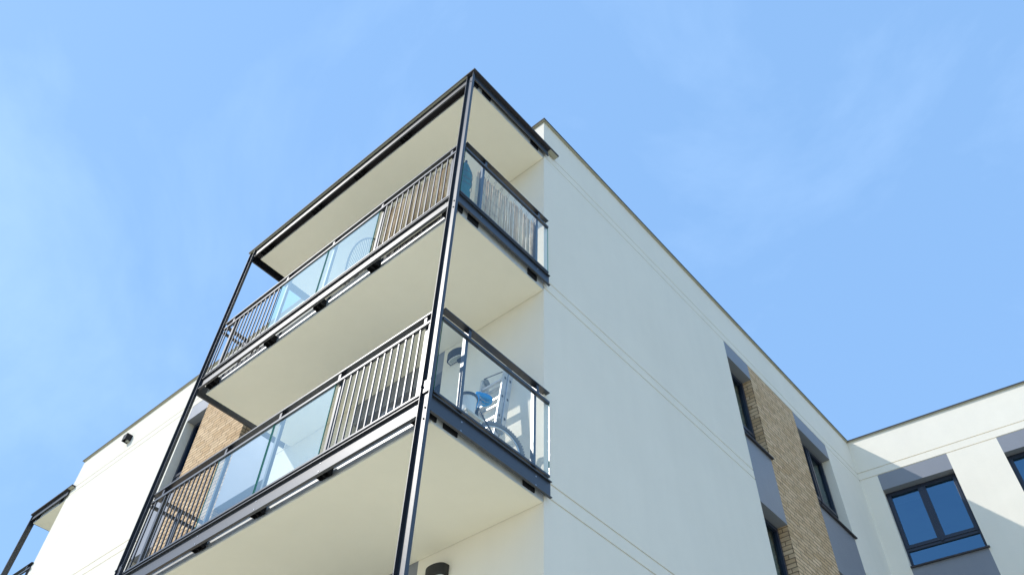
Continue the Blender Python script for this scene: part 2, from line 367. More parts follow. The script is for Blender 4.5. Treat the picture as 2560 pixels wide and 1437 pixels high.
# windows
def window(F, a, b, z0, z1, curtain=None, lower=0.30):
    W = b-a; dz = WD-0.035
    fr = MB()
    def bx(u0,u1,z0_,z1_,d0,d1): fr.fbox(F, u0, u1, d0, d1, z0_, z1_)
    fo = 0.045
    zt = z0+0.095+lower
    bx(a, a+fo, z0, z1, dz, dz+0.07); bx(b-fo, b, z0, z1, dz, dz+0.07)
    bx(a+fo, b-fo, z1-0.04, z1, dz, dz+0.07); bx(a+fo, b-fo, z0, z0+0.07, dz, dz+0.07)
    bx(a+fo, b-fo, zt, zt+0.075, dz, dz+0.07)
    panes = [(a+fo, b-fo, z0+0.07, zt)]
    cs = 0.045
    def casement(u0, u1):
        zb, zc = zt+0.055, z1-0.025
        d0, d1 = dz-0.014, dz+0.05
        bx(u0, u0+cs+0.01, zb, zc, d0, d1); bx(u1-cs-0.01, u1, zb, zc, d0, d1)
        bx(u0+cs+0.01, u1-cs-0.01, zb, zb+0.065, d0, d1); bx(u0+cs+0.01, u1-cs-0.01, zc-0.06, zc, d0, d1)
        panes.append((u0+cs+0.01, u1-cs-0.01, zb+0.065, zc-0.06))
    if W > 1.0:
        mid = (a+b)/2
        bx(mid-0.03, mid+0.03, zt+0.075, z1-0.04, dz, dz+0.07)
        bx(mid-0.022, mid+0.022, zt+0.03, z1-0.08, dz-0.026, dz-0.0145)
        casement(a+0.032, mid-0.016); casement(mid+0.016, b-0.032)
    else:
        casement(a+0.032, b-0.032)
    wo = obj('window', fr, FRAME, building, bevel=0.003)
    for (p0, p1, q0, q1) in panes:
        pm = MB(); pm.quad(F(p0,dz+0.03,q0), F(p1,dz+0.03,q0), F(p1,dz+0.03,q1), F(p0,dz+0.03,q1))
        obj('pane', pm, GLASSC if F is Fe else GLASSW, wo, keepn=True)
    sm = MB(); 
    sm.hexa([F(a-0.0,-0.045,z0-0.022),F(b+0.03,-0.045,z0-0.022),F(b+0.03,-0.003,z0-0.018),F(a,-0.003,z0-0.018),
             F(a,-0.045,z0+0.006),F(b+0.03,-0.045,z0+0.006),F(b+0.03,-0.003,z0+0.012),F(a,-0.003,z0+0.012)])
    sm.fbox(F, a+0.002, b-0.002, -0.003, dz+0.01, z0+0.002, z0+0.014)
    obj('sill', sm, CAPM, wo)
    # room behind
    rm = MB(); e0, e1 = dz+0.075, dz+2.0; x0, x1, y0, y1 = a-0.5, b+0.5, z0-0.6, z1+0.12
    rm.quad(F(x0,e1,y0),F(x1,e1,y0),F(x1,e1,y1),F(x0,e1,y1)); rm.quad(F(x0,e0,y1),F(x1,e0,y1),F(x1,e1,y1),F(x0,e1,y1))
    rm.quad(F(x0,e0,y0),F(x1,e0,y0),F(x1,e1,y0),F(x0,e1,y0)); rm.quad(F(x0,e0,y0),F(x0,e1,y0),F(x0,e1,y1),F(x0,e0,y1))
    rm.quad(F(x1,e0,y0),F(x1,e1,y0),F(x1,e1,y1),F(x1,e0,y1))
    rm.quad(F(x0,e0,y0),F(a+.01,e0,y0),F(a+.01,e0,y1),F(x0,e0,y1)); rm.quad(F(b-.01,e0,y0),F(x1,e0,y0),F(x1,e0,y1),F(b-.01,e0,y1))
    obj('room', rm, ROOM, wo)
    if F is Fw:
        bm2 = MB(); bl_ = 0.22 if a < 1 else 0.45
        bm2.quad(F(a-0.05,dz+0.13,z1-bl_),F((a+b)/2,dz+0.13,z1-bl_),F((a+b)/2,dz+0.13,z1+0.02),F(a-0.05,dz+0.13,z1+0.02)); obj('roller_blind', bm2, CURTAIN, wo)
    if curtain:
        cm = MB(); n = 60; c0, c1 = curtain
        for k in range(n):
            t0, t1 = c0+(c1-c0)*k/n, c0+(c1-c0)*(k+1)/n
            f = lambda t: dz+0.16+0.022*math.sin(t*62)+0.01*math.sin(t*29+1)
            cm.quad(F(t0,f(t0),z0-0.2),F(t1,f(t1),z0-0.2),F(t1,f(t1),z1+0.05),F(t0,f(t0),z1+0.05))
        obj('curtain', cm, CURTAIN, wo, smooth=True)
for cset, F in ((FC, Ff), (EC, Fe), (WC, Fw)):
    for c in cset:
        if c[2] != 'window': continue
        for k in range(4):
            cur = None
            if F is Fe: cur = (c[0]+0.12, c[1]+0.1) if c[0] < 11 else (c[0]+0.1, c[1]-0.15)
            if F is Ff: cur = (c[0]-0.1, c[1]-0.3)
            window(F, c[0], c[1], LV[k][0], LV[k][1], curtain=cur)
# balcony doors
def door(F, a, b, z0, z1):
    fr = MB(); dz = WD-0.05; mid = (a+b)/2
    def bx(u0,u1,q0,q1,d0,d1): fr.fbox(F,u0,u1,d0,d1,q0,q1)
    bx(a,a+0.05,z0,z1,dz,dz+0.07); bx(b-0.05,b,z0,z1,dz,dz+0.07); bx(a+0.05,b-0.05,z1-0.05,z1,dz,dz+0.07); bx(a+0.05,b-0.05,z0,z0+0.06,dz,dz+0.07)
    bx(mid-0.05,mid+0.05,z0+0.06,z1-0.05,dz,dz+0.07)
    ps = []
    for (u0,u1) in ((a+0.04,mid-0.035),(mid+0.035,b-0.04)):
        d0 = dz-0.014; d1 = dz+0.05
        bx(u0,u0+0.07,z0+0.05,z1-0.04,d0,d1); bx(u1-0.07,u1,z0+0.05,z1-0.04,d0,d1)
        bx(u0+0.07,u1-0.07,z0+0.05,z0+0.13,d0,d1); bx(u0+0.07,u1-0.07,z1-0.11,z1-0.04,d0,d1)
        ps.append((u0+0.07,u1-0.07))
    o = obj('balcony_door', fr, FRAME, building, bevel=0.003)
    for (u0,u1) in ps:
        pm = MB(); pm.quad(F(u0,dz+0.03,z0+0.13),F(u1,dz+0.03,z0+0.13),F(u1,dz+0.03,z1-0.11),F(u0,dz+0.03,z1-0.11))
        obj('pane', pm, GLASSW, o, keepn=True)
    hm = MB(); hm.tube([F(mid+0.075,dz-0.06,z0+1.0),F(mid+0.075,dz-0.06,z0+1.14)],0.009); hm.tube([F(mid+0.075,dz-0.06,z0+1.13),F(mid+0.075,dz-0.01,z0+1.13)],0.009)
    obj('handle', hm, BOLT, o)
    rm = MB(); e0,e1 = dz+0.075,dz+2.0; x0,x1,y0,y1 = a-0.3,b+0.3,z0,z1+0.1
    rm.quad(F(x0,e1,y0),F(x1,e1,y0),F(x1,e1,y1),F(x0,e1,y1)); rm.quad(F(x0,e0,y1),F(x1,e0,y1),F(x1,e1,y1),F(x0,e1,y1))
    rm.quad(F(x0,e0,y0),F(x1,e0,y0),F(x1,e1,y0),F(x0,e1,y0)); rm.quad(F(x0,e0,y0),F(x0,e1,y0),F(x0,e1,y1),F(x0,e0,y1)); rm.quad(F(x1,e0,y0),F(x1,e1,y0),F(x1,e1,y1),F(x1,e0,y1))
    obj('room', rm, ROOM, o)
for k in range(4): door(Ff, DOOR[0], DOOR[1], 4.66+ST*(1-k), 7.03+ST*(1-k))

# ------------------------------------------------------------------ balcony towers
def tower(P, L_, label, full=True):
    """P(u, v, z): u along the long front edge from the near corner, v from the front edge towards the wall."""
    root = empty('balcony_tower', tuple(P(0.0, 0.0, GZ)))
    tag(root, label, 'balcony')
    G = lambda u, d, z: P(u, d, z)
    VW = 1.6                      # wall plane
    def beam(mb, axis, pos, a, b, zb, zt, sgn):
        """I-beam; axis 'u' or 'v'; web outer face at pos; sgn = outward direction"""
        e, wth, tf = (0.027 if axis == 'u' else 0.022, 0.006, 0.009) if zt < 10 else (0.014, 0.006, 0.006)
        def bx(p0, p1, q0, q1):
            if axis == 'u': mb.fbox(G, a, b, min(p0,p1), max(p0,p1), q0, q1)
            else: mb.fbox(G, min(p0,p1), max(p0,p1), a, b, q0, q1)
        bx(pos, pos-sgn*wth, zb+tf, zt-tf)
        bx(pos+sgn*e, pos-sgn*wth, zb, zb+tf)
        bx(pos+sgn*e, pos-sgn*wth, zt-tf, zt)
    ur, ul = 0.03, L_                        # outer faces of the posts (u)
    # posts (channels opening to the front)
    for (a, b) in ((ur, ur+0.12), (ul-0.12, ul)):
        pm = MB(); t = 0.006
        pm.fbox(G, a, a+t, 0.011, 0.049, GZ, 10.474); pm.fbox(G, b-t, b, 0.011, 0.049, GZ, 10.474); pm.fbox(G, a+t, b-t, 0.043, 0.0488, GZ, 10.472)
        po = obj('post', pm, STEEL, root)
        sp = MB(); sp.fbox(G, a+0.02, b-0.012, 0.027, 0.035, 4.69, 4.83); sp.fbox(G, a-0.006, a+0.012, 0.004, 0.0105, 4.79, 4.812); sp.fbox(G, b-0.012, b+0.004, 0.004, 0.0105, 4.76, 4.782)
        sp.fbox(G, a+0.03, b-0.022, 0.035, 0.043, 4.75, 4.77)
        obj('splice_plate', sp, RAILST, po)
        bm_ = MB()
        for zz in (4.40, 4.52, 7.38, 7.50, 10.30):
            bm_ = MB(); bm_.tube([G((a+b)/2, 0.035, zz), G((a+b)/2, 0.043, zz)], 0.009, 6); obj('bolt', bm_, BLACK, po)
    levels = [(4.455, 4.65, 4.423), (7.44, 7.63, 7.375), (10.308, 10.474, 10.262)]
    fposts = [0.26, 1.50, 2.46, 3.44, 4.69]
    for li, (zb, zt, zs) in enumerate(levels):
        roof = li == 2
        fb = MB(); beam(fb, 'u', 0.048 if not roof else 0.046, ur+0.122, ul-0.122, zb, zt, -1); fbo = obj('front_beam', fb, STEEL, root)
        s1 = MB(); beam(s1, 'v', 0.053, 0.062, VW+0.05, zb+0.014 if not roof else zb+0.02, zt, -1); s1o = obj('side_beam', s1, STEEL, root)
        s2 = MB(); beam(s2, 'v', ul-0.02, 0.062, VW-0.006 if not roof else VW-0.006, zb, zt, 1); obj('side_beam', s2, STEEL, root)
        if not roof:
            bl = MB()
            for uu in fposts:
                for q in (zb+0.055, zt-0.05): bl = MB(); bl.tube([G(uu-0.03,0.044,q),G(uu-0.03,0.049,q)],0.007,6); obj('bolt', bl, BOLT, fbo)
            for vv in (0.44, 1.44):
                for q in (zb+0.05, zt-0.05): bl = MB(); bl.tube([G(0.051,vv,q),G(0.056,vv,q)],0.007,6); obj('bolt', bl, BOLT, s1o)
        # slab with soffit
        sb = MB(); sb.fbox(G, 0.103, ul-0.205, 0.133, VW-0.004, zs, zs+0.03); sb.fbox(G, 0.103, ul-0.205, 0.1805 if not roof else 0.168, VW-0.004, zs+0.0301, (zt-0.055) if not roof else zs+0.16)
        so = obj('slab', sb, SOFFIT, root)
        # sheet-metal edge round the slab, bottom lip turned slightly outwards
        fl = MB(); o1 = 0.012
        def lip(c0, c1, c2, c3):
            fl.hexa([c0, c1, c2, c3, c0+Vector((0,0,0.14)), c1+Vector((0,0,0.14)), c2+Vector((0,0,0.14)), c3+Vector((0,0,0.14))])
        ft = (zt-0.055) if not roof else zs+0.15
        fl.hexa([G(0.096,0.124,zs+0.006), G(ul-0.200,0.124,zs+0.006), G(ul-0.200,0.1325,zs+0.006), G(0.096,0.1325,zs+0.006),
                 G(0.096,0.158,zs+0.075), G(ul-0.200,0.158,zs+0.075), G(ul-0.200,0.167,zs+0.075), G(0.096,0.167,zs+0.075)])
        fl.fbox(G, 0.096, ul-0.200, 0.158, 0.167, zs+0.0751, ft)
        lip(G(0.096,0.1675,zs+0.006), G(0.096,VW-0.004,zs+0.006), G(0.1015,VW-0.004,zs+0.006), G(0.1015,0.1675,zs+0.006))
        lip(G(ul-0.2035,0.1315,zs+0.012), G(ul-0.2035,VW-0.004,zs+0.012), G(ul-0.198,VW-0.004,zs+0.012), G(ul-0.198,0.1315,zs+0.012))
        obj('edge_flashing', fl, FLASH, so)
        if not roof:
            de = MB(); de.fbox(G, 0.12, ul-0.22, 0.1685, 0.18, ft-0.01, zt+0.035); obj('dark_gap_strip', de, BLACK, so)  # black strip added so the shaded gap above the flashing reads dark
        # brackets between beam and slab
        bks = [(0.30-0.06, 0.30)] if not roof else []
        bks += [(1.38, 1.54), (2.37, 2.53), (3.35, 3.52), (4.59, 4.79)]
        for (a, b) in bks:
            k = MB(); z0, z1 = (zs+0.062, zs+0.16)
            k.fbox(G, a, a+0.008, 0.066, 0.14, z0, z1); k.fbox(G, b-0.008, b, 0.066, 0.14, z0, z1)
            k.fbox(G, a+0.008, b-0.008, 0.134, 0.14, z0, z1); k.fbox(G, (a+b)/2-0.004, (a+b)/2+0.004, 0.066, 0.133, z0, z1)
            k.fbox(G, a+0.008, b-0.008, 0.07, 0.1335, z0+0.05, z0+0.058)
            obj('bracket', k, BLACK, root)
        for (a, b) in ((0.09, 0.18), (0.265, 0.435), (1.30, 1.46)):
            k = MB(); z0, z1 = zs+0.022, zs+0.13
            k.fbox(G, 0.086, 0.0945, a, b, z0, z1); k.fbox(G, 0.082, 0.0858, a, a+0.008, z0, z1); k.fbox(G, 0.082, 0.0858, b-0.008, b, z0, z1)
            k.fbox(G, 0.082, 0.0858, (a+b)/2-0.004, (a+b)/2+0.004, z0, z1)
            k.tube([G(0.0858,a+0.05,z0+0.05),G(0.083,a+0.05,z0+0.05)],0.008,6)
            obj('bracket', k, BLACK, root)
        if roof:
            rp = MB(); rp.fbox(G, -0.002, ul+0.04, -0.004, VW+0.24 if False else VW-0.003, 10.484, 10.514)
            rp.fbox(G, -0.002, 0.085, VW-0.003, VW+0.235, 10.484, 10.514)
            obj('roof_plate', rp, CAPM, root)
            ub = MB(); ub.fbox(G, 0.16, ul+0.034, 0.006, 0.03, 10.4755, 10.4835); ub.fbox(G, 0.008, 0.08, VW+0.056, VW+0.229, 10.475, 10.4835)
            obj('roof_underboard', ub, BOARD, root)
            continue
        # railing
        hz, rz0, rz1 = zb+1.285, zb+1.155, zb+1.19
        b0, b1 = zb+0.242, zb+0.267
        rl = MB()
        rl.fbox(G, ur+0.135, ul-0.13, 0.035, 0.07, rz0, rz1); rl.fbox(G, ur+0.135, ul-0.13, 0.035, 0.07, b0, b1)
        rl.fbox(G, 0.045, 0.08, 0.075, VW+0.04, rz0-0.008, rz1-0.008); rl.fbox(G, 0.045, 0.08, 0.075, VW+0.04, b0, b1)
        rl.fbox(G, ul-0.085, ul-0.05, 0.075, VW-0.01, rz0, rz1); rl.fbox(G, ul-0.085, ul-0.05, 0.075, VW-0.01, b0+0.03, b1+0.03)
        ra = obj('railing', rl, RAILST, root, bevel=0.003)
        for (q0, q1, w0, w1) in ((ur+0.13, ul-0.125, 0.03, 0.105), (0.04, 0.115, 0.08 if True else 0, VW+0.035), (ul-0.115, ul-0.045, 0.08, VW-0.01)):
            hm = MB(); hm.fbox(G, q0, q1, w0, w1, hz, hz+0.012)
            if w1-w0 < 0.2: hm.fbox(G, q0, q1, w0, w0+0.005, hz-0.008, hz)
            obj('handrail', hm, RAILST, ra)
        # railing posts (from the beam up to the handrail)
        for uu in fposts:
            pm = MB(); pm.fbox(G, uu-0.018, uu+0.018, 0.0705, 0.108 if uu > 0.3 else 0.11, zt-0.12, hz-0.001)
            pm.fbox(G, uu-0.018, uu+0.018, 0.04, 0.0705, rz1+0.001, hz-0.001)
            obj('railing_post', pm, RAILST, ra)
        for vv in (0.42, 1.435):
            pm = MB(); pm.fbox(G, 0.085, 0.125, vv, vv+0.036, zt-0.12, hz-0.001); pm.fbox(G, 0.05, 0.085, vv, vv+0.036, rz1-0.007, hz-0.001)
            obj('railing_post', pm, RAILST, ra)
            pm = MB(); pm.fbox(G, ul-0.13, ul-0.09, vv, vv+0.036, zt-0.1, hz-0.001)
            obj('railing_post', pm, RAILST, ra)
        bars = [0.196] + [0.321+0.0985*k for k in range(12)] + [3.60+0.1*k for k in range(11)] + [4.80, 4.88]
        for uu in bars:
            if uu > L_-0.15: continue
            bm_ = MB(); bm_.fbox(G, uu-0.008, uu+0.008, 0.044, 0.058, b1, rz0)
            obj('baluster', bm_, RAILST, ra)
        for (a, b) in ((1.548, 2.532), (2.556, 3.535)):
            gm = MB(); gm.quad(G(a,0.05,b1-0.0), G(b,0.05,b1-0.0), G(b,0.05,rz0), G(a,0.05,rz0))
            if full: obj('glass_pane', gm, GLASSF, ra, keepn=True)
            for q in (a, b): em = MB(); em.fbox(G, q-0.003, q+0.003, 0.046, 0.056, b1, rz0); obj('glass_edge', em, EDGE, ra) if full else None
        gm = MB(); gm.quad(G(0.06,0.083,b1), G(0.06,VW+0.037,b1), G(0.06,VW+0.037,rz0-0.008), G(0.06,0.083,rz0-0.008))
        if full: obj('glass_pane', gm, GLASSS, ra, keepn=True)
        em = MB(); em.fbox(G, 0.055, 0.065, 0.081, 0.084, b1, rz0-0.008); obj('glass_edge', em, EDGE, ra) if full else None
        em = MB(); em.fbox(G, 0.055, 0.065, VW+0.037, VW+0.040, b1, rz0-0.008); obj('glass_edge', em, EDGE, ra) if full else None
    return root

P1 = lambda u, v, z: Vector((-4.05-u, 3.40+v, z))
tower(P1, 5.04, 'large steel framed corner balcony tower with three levels on the building front')
P2 = lambda u, v, z: Vector((XL-1.6+v, 4.91+u, z))
tower(P2, 5.04, 'small far balcony tower cut off behind the left edge of the wall', full=False)

# ------------------------------------------------------------------ wall lamps
LAMPB = plain('lamp_housing', (0.03, 0.03, 0.028), 0.55, 0.3)
LAMPG = plain('lamp_diffuser', (0.35, 0.37, 0.33), 0.3, 0.5)
LAMPR = plain('lamp_rim', (0.75, 0.76, 0.74), 0.4, 0.5)
def wall_lamp(x, z, label):
    root = empty('wall_lamp', (x, YF, z)); tag(root, label, 'wall lamp', 'half-round wall lamps on the front wall')
    def arc(hw, dp, y0, n=16):
        pts = [(-hw, y0)]
        for k in range(n+1):
            t = math.pi*k/n; pts.append((-hw*math.cos(t), y0 - 0.045*hw/0.155 - (dp-0.045*hw/0.155)*math.sin(t)**0.8))
        pts.append((hw, y0)); return pts
    m = MB(); m.prism([(x+a, YF-0.003+b, z) for a, b in arc(0.13, 0.115, 0)], (0,0,0), (0,0,0.115))
    obj('housing', m, LAMPB, root, bevel=0.003)
    m = MB(); m.prism([(x+a, YF-0.018+b, z-0.004) for a, b in arc(0.108, 0.078, 0)], (0,0,0), (0,0,0.0035)); r_ = obj('rim', m, LAMPR, root)
    m = MB(); m.prism([(x+a, YF-0.026+b, z-0.007) for a, b in arc(0.096, 0.06, 0)], (0,0,0), (0,0,0.0028)); obj('diffuser', m, LAMPG, root)
    m = MB(); m.box(x+0.02, x+0.10, YF-0.04, YF-0.003, z-0.045, z-0.008); obj('sensor', m, LAMPB, root)
wall_lamp(-5.51, 7.03, 'dark half-round wall lamp behind the glass of the lower balcony')
wall_lamp(-5.45, 4.10, 'dark half-round wall lamp at the bottom edge under the lowest soffit')

# small downlight box on the left facade
root = empty('spotlight_box', (-15.55, YF, 10.75)); tag(root, 'small dark box spotlight high on the sunlit left wall', 'wall light')
m = MB(); x0, x1, z0, z1 = -15.60, -15.45, 10.735, 10.885
m.box(x0, x1, YF-0.13, YF-0.002, z1-0.008, z1); m.box(x0, x0+0.008, YF-0.13, YF-0.002, z0, z1-0.008); m.box(x1-0.008, x1, YF-0.13, YF-0.002, z0, z1-0.008); m.box(x0+0.008, x1-0.008, YF-0.13, YF-0.122, z0, z1-0.008)
m.box(x0+0.008, x1-0.008, YF-0.122, YF-0.002, z0+0.06, z0+0.068)
obj('housing', m, BLACK, root)
m = MB(); m.box(x0+0.01, x1-0.01, YF-0.06, YF-0.004, z0+0.02, z0+0.058); obj('lens', m, LAMPG, root)

# ------------------------------------------------------------------ things on the balconies
def translucent(m, fac):
    t = m.node_tree; n = t.nodes; l = t.links; b = n['Principled BSDF']; o = [x for x in n if x.type == 'OUTPUT_MATERIAL'][0]
    tb = n.new('ShaderNodeBsdfTranslucent'); mx = n.new('ShaderNodeMixShader'); mx.inputs[0].default_value = fac
    l.new(b.inputs['Base Color'].links[0].from_socket, tb.inputs['Color']); l.new(b.outputs[0], mx.inputs[1]); l.new(tb.outputs[0], mx.inputs[2]); l.new(mx.outputs[0], o.inputs['Surface'])
    return m
REED = island_mat('reed_stalk', (0.58, 0.38, 0.19), (1.0, 0.88, 0.64), 0.6); translucent(REED, 0.22)
WIRE = plain('binding_wire', (0.10, 0.08, 0.06), 0.6)
def reed_screen(kind, label):
    m = MB(); wm = MB()
    if kind == 'front':
        lab0 = Vector((-4.20, 3.487, 7.70)); u = Vector((-1,0,0)); ln = 1.27; nv = Vector((0,1,0)); zt = 0.86; org = (-4.8, 3.49, 7.69)
    else:
        lab0 = Vector((-4.19, 3.79, 7.70)); u = Vector((0,1,0)); ln = 1.10; nv = Vector((-1,0,0)); zt = 0.86; org = (-4.19, 4.3, 7.69)
    s = 0.0; k = 0
    while s < ln:
        r = random.uniform(0.004, 0.0075)
        h = zt + random.uniform(-0.025, 0.03) + 0.012*math.sin(s*9)
        b = random.uniform(-0.01, 0.02); lean = random.uniform(-0.012, 0.012); w_ = random.uniform(-0.006, 0.006) + 0.012*math.sin(s*7)
        p0 = lab0 + u*s + nv*w_ + Vector((0,0,b)); p1 = lab0 + u*(s+lean) + nv*(w_+random.uniform(-0.01, 0.01)) + Vector((0,0,h))
        pm_ = (p0+p1)/2 + u*random.uniform(-0.006, 0.006) + nv*random.uniform(-0.004, 0.004)
        m.tube([p0, pm_, p1], [r, r*0.96, r*0.8], 6); s += r*random.uniform(1.35, 2.0); k += 1
        if random.random() < 0.03: s += random.uniform(0.004, 0.012)
    for hz in (0.10, 0.30, 0.50, 0.70, 0.82):
        pts = []
        for k in range(60):
            t = ln*k/59; pts.append(lab0 + u*t - nv*(0.011*math.cos(k*math.pi)) + Vector((0,0,hz+0.004*math.sin(k*1.3))))
        wm.tube(pts, 0.0013, 4)
    # wire loops to the rail
    for k in range(9):
        t = ln*(k+0.4)/9; p = lab0+u*t
        wm.tube([p+Vector((0,0,zt-0.06)), p-nv*0.05+Vector((0,0,zt+0.05)), p-nv*0.03+Vector((0,0,zt+0.09)), p+nv*0.004+Vector((0,0,zt+0.03))], 0.0016, 4)
    root = empty('reed_screen', org); tag(root, label, 'reed screen', 'reed privacy screens on the middle balcony')
    obj('reed_mat', m, REED, root, smooth=True); obj('binding_wire', wm, WIRE, root)
reed_screen('front', 'tan reed screen tied behind the front bars of the middle balcony')
reed_screen('side', 'tan reed screen behind the glass side of the middle balcony')

# teal cloth bundle
TEAL = plain('teal_cloth', (0.02, 0.17, 0.17), 0.75, 0.3, var=0.25, scale=8, bump=0.4, bscale=20)
m = MB(); n = 28; rows = 30; cx_, cy_ = -4.235, 3.625
for j in range(rows):
    t = j/(rows-1); z = 7.66+0.90*t
    rad = 0.105*(1-0.15*t) if t < 0.75 else 0.09*(1-((t-0.75)/0.25)**2*0.75)
    if 0.42 < t < 0.50: rad *= 0.9
    for k in range(n):
        a = 2*math.pi*k/n; f = 1+0.13*math.sin(a*5+2.0*t)+0.07*math.sin(a*9-3*t)+0.04*math.sin(7*t*math.pi+a)
        m.v.append(Vector((cx_+rad*0.75*f*math.cos(a), cy_+rad*f*math.sin(a), z)))
for j in range(rows-1):
    for k in range(n): m.f.append((j*n+k, j*n+(k+1)%n, (j+1)*n+(k+1)%n, (j+1)*n+k)); m.uv.append(None)
m.f.append(tuple(range(n))[::-1]); m.f.append(tuple((rows-1)*n+k for k in range(n))); m.uv += [None, None]
root = empty('cloth_bundle', (cx_, cy_, 7.62)); tag(root, 'teal folded parasol bundle standing in the middle balcony corner', 'parasol')
obj('canopy', m, TEAL, root, smooth=True)
m = MB()
for zz in (8.06, 8.16, 8.30):
    m.tube([(cx_+0.085*math.cos(a*math.pi/12), cy_+0.112*math.sin(a*math.pi/12), zz+0.01*math.sin(a)) for a in range(25)], 0.003, 5)
obj('cord', m, WIRE, root)
m = MB(); m.tube([(cx_, cy_, 7.60), (cx_, cy_, 8.62)], 0.016); obj('pole', m, BLACK, root)

# wicker chair (middle balcony, behind the glass)
WICK = plain('pale_wicker', (0.10, 0.085, 0.07), 0.6, 0.3)
root = empty('wicker_chair', (-6.15, 3.85, 7.61)); tag(root, 'round backed wicker lounge chair behind the middle balcony glass', 'chair')
rim = []; rib = MB(); cxx, cyy = -6.13, 3.60
NR = 40
for k in range(NR+1):
    a = math.pi*(-0.22+1.44*k/NR)
    rim.append(Vector((cxx+0.36*math.cos(a), cyy+0.02+0.10*math.cos(a)**2-0.03*math.sin(a), 8.20+0.34*math.sin(a))))
fr = MB(); fr.tube(rim, 0.013, 8)
seat_c = Vector((cxx, cyy+0.30, 7.98))
for k in range(0, NR+1):
    p = rim[k]; q = seat_c + Vector((0.09*math.cos(math.pi*(-0.22+1.44*k/NR)), 0.0, 0.03*math.sin(math.pi*k/NR)))
    mid = (p+q)/2 + Vector((0, 0.05, -0.05)); rib.tube([p, mid, q], 0.0035, 5)
srim = [Vector((cxx+0.33*math.cos(a), cyy+0.42+0.30*math.sin(a), 8.02-0.03*math.sin(a))) for a in [math.pi*2*k/32 for k in range(33)]]
fr.tube(srim, 0.012, 8)
for k in range(0, 32): rib.tube([srim[k], seat_c+Vector((0,0.1,-0.04)), ], 0.0035, 5)
obj('frame', fr, WICK, root, smooth=True); obj('wicker_weave', rib, WICK, root)
for sx in (-1, 1):
    for sy in (0.12, 0.62):
        lg = MB(); lg.tube([(cxx+sx*0.2, cyy+sy, 8.0), (cxx+sx*0.27, cyy+sy+(0.05 if sy > 0.3 else -0.05), 7.61)], 0.010); obj('leg', lg, WICK, root)

# ladder on the low balcony
ALU = plain('aluminium', (0.62, 0.63, 0.64), 0.36, 0.5, 0.7, var=0.12, scale=12)
DK = plain('dark_plastic', (0.06, 0.065, 0.07), 0.5)
LW = plain('ladder_hinge', (0.30, 0.31, 0.30), 0.5, 0.5, 0.5, var=0.3, scale=30)
DZ = 4.585
root = empty('folding_ladder', (-4.72, 4.75, DZ)); tag(root, 'folded aluminium ladder leaning on the lower balcony wall behind glass', 'ladder')
def lad(y_of, off, z0, z1, xr, xl, rungs):
    st = MB(); rg = MB()
    for x in (xr, xl):
        a = Vector((x, y_of(z0)+off, z0)); b = Vector((x, y_of(z1)+off, z1)); hx = Vector((0.012,0,0)); hy = Vector((0,0.032,0))
        st.hexa([a-hx-hy, a+hx-hy, a+hx+hy, a-hx+hy, b-hx-hy, b+hx-hy, b+hx+hy, b-hx+hy])
    for i, z in enumerate(rungs):
        c = y_of(z)+off
        rg = MB(); rg.box(xl+0.012, xr-0.012, c-0.016, c+0.016, z-0.013, z+0.013); obj('rung', rg, ALU, root, bevel=0.003)
    o = obj('stile', st, ALU, root, bevel=0.003)
    sl_ = MB()
    for x in (xr,):
        for i, z in enumerate(rungs):
            c = y_of(z)+off; sl_.box(x+0.0122, x+0.0135, c-0.012, c+0.012, z-0.02, z+0.012)
    obj('rung_plug', sl_, DK, root)
yl = lambda z: 4.66 + 0.115*(z-DZ)
lad(yl, 0.0, 5.40, 6.22, -4.555, -4.885, [5.52, 5.80, 6.08])
lad(yl, 0.068, 5.40, 6.20, -4.54, -4.90, [5.50, 5.78, 6.06])
lad(yl, 0.0, DZ+0.02, 5.34, -4.555, -4.885, [4.75, 4.95, 5.2])
hm = MB()
for x in (-4.56, -4.89):
    for z, r_ in ((5.41, 0.062), (5.33, 0.062), (6.225, 0.05)):
        c = yl(z)+(0.03 if z < 6 else 0.03)
        for q in (-0.02, 0.0235):
            hm.tube([(x+q-0.003, c, z), (x+q+0.003, c, z)], r_, 18)
obj('hinge', hm, LW, root)
hm = MB(); hm.tube([(-4.57, yl(6.2), 6.19), (-4.60, yl(6.2)-0.01, 6.20), (-4.74, yl(6.2)-0.02, 6.215), (-4.87, yl(6.2)-0.01, 6.25)], 0.005, 6); obj('lock_bar', hm, DK, root)

